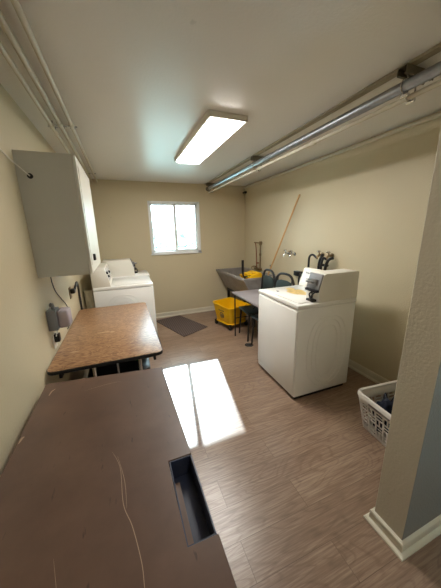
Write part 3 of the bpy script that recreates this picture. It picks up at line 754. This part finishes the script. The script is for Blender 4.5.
MB().tube(smooth_path([(XR-.09, 2.53, 1.26), (XR-.10, 2.60, 1.30), (XR-.10, 2.66, 1.27), (XR-.09, 2.68, 1.18), (XR-.10, 2.66, 1.05), (XR-.09, 2.60, .8), (XR-.06, 2.50, .5)]), .014, 10).build('hose', M_black, h1)
h2 = bib(2.37, 1.30, 'right hose bib above the washer with bundled black hoses', M_brass, 'hose bibs above the washer')
b = MB()
b.tube(smooth_path([(XR-.09, 2.37, 1.26), (XR-.11, 2.40, 1.27), (XR-.12, 2.42, 1.18), (XR-.10, 2.42, 1.0), (XR-.08, 2.36, .7)]), .016, 10)
b.tube(smooth_path([(XR-.07, 2.46, 1.31), (XR-.11, 2.45, 1.26), (XR-.11, 2.47, 1.16), (XR-.09, 2.47, 1.0), (XR-.07, 2.42, .7)]), .017, 10)
b.tube(smooth_path([(XR-.05, 2.30, 1.28), (XR-.10, 2.33, 1.25), (XR-.11, 2.36, 1.14), (XR-.10, 2.36, 1.0), (XR-.07, 2.34, .7)]), .018, 10)
b.build('hose', M_black, h2)
MB().box((XR-.12, 2.34, 1.17), (XR-.07, 2.48, 1.20), .01).build('hose_tie', M_rubber, h2)

t = thing('junction_box', 'small black box with a dangling cord on right wall by the washer', 'outlet', (XR, 2.95, .99))
MB().box((XR-.07, 2.88, .96), (XR, 3.02, 1.03), .006).build('box', M_black, t)
MB().tube(smooth_path([(XR-.05, 2.88, .98), (XR-.12, 2.80, 1.02), (XR-.20, 2.72, 1.0), (XR-.22, 2.70, .90), (XR-.15, 2.7, .5)]), .013, 8).build('cord', M_black, t)

# ------------------------------------------------------------------ grey table
g = thing('utility_table', 'grey topped folding table between the tub and the washer', 'table', (1.76, 2.95, 0))
MB().box((1.505, 2.46, .682), (1.955, 3.44, .704), .004).build('tabletop', M_gtable, g, smooth=False)
MB().box((1.53, 2.49, .655), (1.93, 3.41, .682)).build('apron', M_darkm, g, smooth=False)
for (x, y) in ((1.522, 3.34), (1.935, 3.34), (1.522, 2.56), (1.935, 2.56)):
    MB().tube([(x, y, .66), (x, y, 0)], .0105, 10).build('leg', M_darkm, g)
for y in (3.34, 2.56):
    MB().tube([(1.522, y, .30), (1.935, y, .30)], .007, 8).build('stretcher', M_darkm, g)
MB().tube([(1.76, 3.34, .3), (1.76, 3.0, .66)], .008, 8).tube([(1.76, 2.56, .3), (1.76, 2.85, .66)], .008, 8).build('brace', M_darkm, g)

# ------------------------------------------------------------------ green chairs
def chair(label, loc, rz):
    t = thing('plastic_chair', label, 'chair', loc, rz, 'dark green chairs behind the grey table')
    # local: faces -X ; back at x ~ 0.2
    W = .198
    fr = smooth_path([(.17, -W+.03, .42), (.19, -W-.005, .60), (.205, -W+.0, .84), (.21, -W+.04, .97), (.212, -.08, 1.03), (.212, .08, 1.03), (.21, W-.04, .97), (.205, W-.0, .84), (.19, W+.005, .60), (.17, W-.03, .42)])
    MB().tube(fr, .017, 10).build('back_frame', M_black, t, local=True)
    b = MB()
    out = [(-W+.03, .62), (-W+.03, .84), (-W+.05, .93), (-.06, .95), (.06, .95), (W-.05, .93), (W-.03, .84), (W-.03, .62)]
    b.prism(out, 'x', .193, .207, .003); b.build('backrest', M_green, t, local=True)
    for yy in (-W+.05, W-.05):
        b = MB(); b.tube([(.21, yy, .93), (.212, yy*1.0, 1.0)], .012, 8)
        b.build('back_stud', M_black, t, local=True)
    MB().box((-.22, -.19, .42), (.18, .19, .452), .014, seg=3).build('seat', M_green, t, local=True)
    for (x, y, dx) in ((-.18, -.16, -.03), (-.18, .16, -.03), (.15, -.16, .04), (.15, .16, .04)):
        MB().tube([(x, y, .43), (x+dx, y*1.08, 0)], [.016, .012], 10).build('leg', M_black, t, local=True)
    return t
c1 = chair('dark green chair with slotted back, nearer the grey tub', (1.83, 3.232, 0), math.radians(-4))
c2 = dup(c1, (1.83, 2.795, 0), math.radians(5), 'dark green chair with slotted back, nearer the white washer')

# ------------------------------------------------------------------ mop bucket
mb = thing('mop_bucket', 'yellow wheeled mop bucket on the floor below the tub', 'bucket', (1.665, 3.83, 0), math.radians(15))
def bl(b, nm, m, p=None, **k): return b.build(nm, m, p or mb, local=True, **k)
def brim(w, d, r, z, slope=True, n=6):
    out = []
    for (x, y, _) in rrect(0, 0, w, d, r, 0, n):
        zz = z
        if slope: zz = z+.045*max(0, (y/(d/2)))-.035*max(0, 1-abs(y+.02)/.16)*1.0+.02*max(0, -y/(d/2))
        out.append((x, y, zz))
    return out
R = [rrect(0, 0, .35, .37, .06, .075, 6), rrect(0, 0, .37, .40, .06, .09, 6), rrect(0, 0, .42, .47, .07, .26, 6), brim(.45, .52, .07, .36), brim(.47, .54, .075, .362), brim(.47, .54, .075, .375), brim(.43, .50, .065, .375), brim(.40, .45, .06, .26, False), rrect(0, 0, .34, .37, .05, .10, 6)]
body = bl(MB().rings(R), 'body', M_yel)
# pouring spout at the near right corner
bl(MB().prism([(.12, -.255), (.22, -.15), (.275, -.245)], 'z', .35, .39, .004), 'spout', M_yel, body)
# emblem on the -X face
Xv = Vector((0, -1, 0)); Yv = Vector((-.13, 0, 1)).normalized(); M4 = Matrix((Xv, Yv, Xv.cross(Yv))).transposed().to_4x4(); M4.translation = (-.206, -.01, .225)
b = MB()
ring = [M4 @ Vector((.05*math.cos(a), .05*math.sin(a), 0)) for a in [2*PI*i/28 for i in range(28)]]
b.tube(ring, .0055, 6, closed=True)
for p in ([(-.02, -.03), (-.01, .0), (.0, .03)], [(.0, .0), (.02, -.03)], [(-.015, .01), (.02, .012)], [(.022, .02), (.03, -.03)]):
    b.tube([M4 @ Vector((q[0], q[1], .001)) for q in p], .005, 6)
bl(b, 'emblem', M_dgrey, body)
M5 = M4.copy(); M5.translation = (-.2235, -.01, .312)
bl(text_mb('CAUTION', .036, M5, .001), 'lettering', M_dgrey, body, smooth=False)
bl(MB().tube([p for p in rrect(0, 0, .375, .405, .06, .085, 6)], .012, 8, closed=True), 'base_bumper', M_yel)
for (x, y) in ((-.18, -.20), (.18, -.20), (-.18, .20), (.18, .20)):
    b = MB().tube([(x-.014, y, .034), (x+.014, y, .034)], .034, 18); cst = bl(b, 'caster', M_rubber)
    bl(MB().box((x-.02, y-.02, .045), (x-.016, y+.02, .085)).box((x+.016, y-.02, .045), (x+.02, y+.02, .085)).box((x-.02, y-.022, .078), (x+.02, y+.022, .09)), 'caster_fork', M_darkm, cst, smooth=False)

# ------------------------------------------------------------------ floor mat and drain
a = math.atan2(4.60-3.637, .42-.758)
rug = MB(); rug.prism([(.43, 4.585), (.758, 3.64), (1.243, 3.88), (.915, 4.715)], 'z', .0, .009, .002)
tag(rug.build('floor_mat', M_rug, smooth=False), 'dark brown ribbed floor mat under the window', 'mat')
t = thing('floor_drain', 'small round dark floor drain beside the washer', 'drain', (1.57, 2.96, 0))
MB().tube([(1.57, 2.96, .0), (1.57, 2.96, .003)], .062, 28).build('flange', M_darkm, t)
MB().tube([(1.57, 2.96, .003), (1.57, 2.96, .006)], .042, 24).build('grate', M_steel, t)

# ------------------------------------------------------------------ laundry basket
bk = thing('laundry_basket', 'white plastic laundry basket with woven slots by the partition', 'basket', (1.93, 1.02, 0), math.radians(-6))
def bb(b, nm, m, p=None, **k): return b.build(nm, m, p or bk, local=True, **k)
BH = .32
def ext(z): k = z/BH; return (.225+.055*k, .155+.045*k)   # half sizes
b = MB()
cols = {'long': 9, 'short': 6}
def wall_pt(side, u, z):
    hx, hy = ext(z)
    if side == 0: return (-hx+2*hx*u, -hy, z)
    if side == 1: return (hx, -hy+2*hy*u, z)
    if side == 2: return (hx-2*hx*u, hy, z)
    return (-hx, hy-2*hy*u, z)
g5 = [0, .10, .43, .57, .90, 1]
for side in range(4):
    nc = 7 if side in (0, 2) else 5; nr = 4
    z0, z1 = .02, .255
    for c in range(nc):
        for r_ in range(nr):
            vert = (c+r_) % 2 == 0
            for i in range(5):
                for j in range(5):
                    if vert: hole = i in (1, 3) and j in (1, 2, 3)
                    else: hole = j in (1, 3) and i in (1, 2, 3)
                    if hole: continue
                    u0, u1 = .03+.94*(c+g5[i])/nc, .03+.94*(c+g5[i+1])/nc
                    a0, a1 = z0+(z1-z0)*(r_+g5[j])/nr, z0+(z1-z0)*(r_+g5[j+1])/nr
                    b.quad(wall_pt(side, u0, a0), wall_pt(side, u1, a0), wall_pt(side, u1, a1), wall_pt(side, u0, a1))
    for (u0, u1, a0, a1) in ((0, .03, z0, z1), (.97, 1, z0, z1), (0, .03, 0, z0), (.97, 1, 0, z0), (0, .03, z1, BH), (.97, 1, z1, BH)):
        b.quad(wall_pt(side, u0, a0), wall_pt(side, u1, a0), wall_pt(side, u1, a1), wall_pt(side, u0, a1))
    for c in range(nc):
        for i in range(5):
            u0, u1 = .03+.94*(c+g5[i])/nc, .03+.94*(c+g5[i+1])/nc
            b.quad(wall_pt(side, u0, 0), wall_pt(side, u1, 0), wall_pt(side, u1, z0), wall_pt(side, u0, z0))
            b.quad(wall_pt(side, u0, z1), wall_pt(side, u1, z1), wall_pt(side, u1, BH), wall_pt(side, u0, BH))
hx, hy = ext(0); b.quad((-hx, -hy, 0), (hx, -hy, 0), (hx, hy, 0), (-hx, hy, 0))
ob = bb(b, 'body', M_basket, merge=.0004)
md = ob.modifiers.new('s', 'SOLIDIFY'); md.thickness = .004; md.offset = 0
hx, hy = ext(BH)
prf = [(-.004, .0), (-.004, .012), (.006, .018), (.018, .014), (.024, .0), (.024, -.012), (.019, -.012), (.018, .0), (.006, .008)]
R = []
base_r = rrect(0, 0, 2*hx, 2*hy, .05, 0, 6)
for (o_, z_) in prf: R.append([Vector((q[0], q[1], BH+z_)) for q in rrect(0, 0, 2*(hx+o_), 2*(hy+o_), .05+max(o_, 0), 0, 6)])
bb(MB().rings(R, closed=True), 'rim', M_basket)
for sx in (-1, 1):
    o = bb(MB().box((sx*(hx-.004)-.012, -.09, BH-.045), (sx*(hx-.004)+.012, .09, BH+.006), .006), 'handle', M_greyp); o['label'] = 'grey handle insert'
def world(p): return WM[bk.name] @ Vector(p)
def garment(c, s, m, seed, label):
    q = world(c); o = lump('garment', (0, 0, 0), s, m, seed, .55, 2.2); o.location = q; tag(o, label, 'clothing', 'laundry in the basket'); return o
garment((.05, .0, .16), (.17, .135, .16), M_blackc, 1, 'black garment heaped in the middle of the laundry basket')
garment((-.12, .06, .15), (.095, .075, .14), M_navyc, 6, 'navy garment in the far left corner of the basket')
garment((-.125, -.065, .15), (.09, .08, .125), M_blue, 11, 'blue patterned garment at the near left of the basket')

# marks on the partition
mk = blot('trim_1', 0, 0, 0, .012, .02, M_rust, None, 7); struct(mk, 'dark scuff on the partition end', 'mark')
mk.rotation_euler = (PI/2, 0, -PI/2); mk.location = (PX-.0007, .585, 1.70); mk.scale = (1.1, .4, 1)
mk = blot('trim_2', 0, 0, 0, .012, .0012, M_scratch, None, 3); struct(mk, 'pale scratch low on the partition end', 'mark')
mk.rotation_euler = (PI/2, 0, -PI/2); mk.location = (PX-.0007, .62, .27)

# ------------------------------------------------------------------ light and camera
sun = bpy.data.lights.new('sun', 'SUN'); sun.energy = 9; sun.angle = math.radians(.6); sun.color = (.78, .9, 1)
so = bpy.data.objects.new('sun', sun); COL.objects.link(so)
so.rotation_euler = Vector((-.27, -1.545, -1)).to_track_quat('-Z', 'Y').to_euler()
W = bpy.data.worlds.new('sky'); S.world = W; W.use_nodes = True
bg = W.node_tree.nodes['Background']; bg.inputs[0].default_value = (.66, .88, 1, 1); bg.inputs[1].default_value = 9

cam = bpy.data.cameras.new('camera'); co = bpy.data.objects.new('camera', cam); COL.objects.link(co)
R3 = ((0.930921846010925, -0.1096259316731012, 0.3483771974805707), (-0.3645171657410542, -0.21980934617551007, 0.9048818084225164), (-0.022621947301698232, -0.9693637121528221, -0.2445858562173616))
co.matrix_world = Matrix([[R3[i][0], -R3[i][1], -R3[i][2], (0, 0, 1.62)[i]] for i in range(3)] + [[0, 0, 0, 1]])
cam.sensor_fit = 'HORIZONTAL'; cam.sensor_width = 36; cam.lens = 36*247/441; cam.clip_start = .02
S.camera = co
S.view_settings.view_transform = 'Standard'; S.view_settings.look = 'None'; S.view_settings.gamma = 1; S.view_settings.use_curve_mapping = False
S.view_settings.exposure = .97
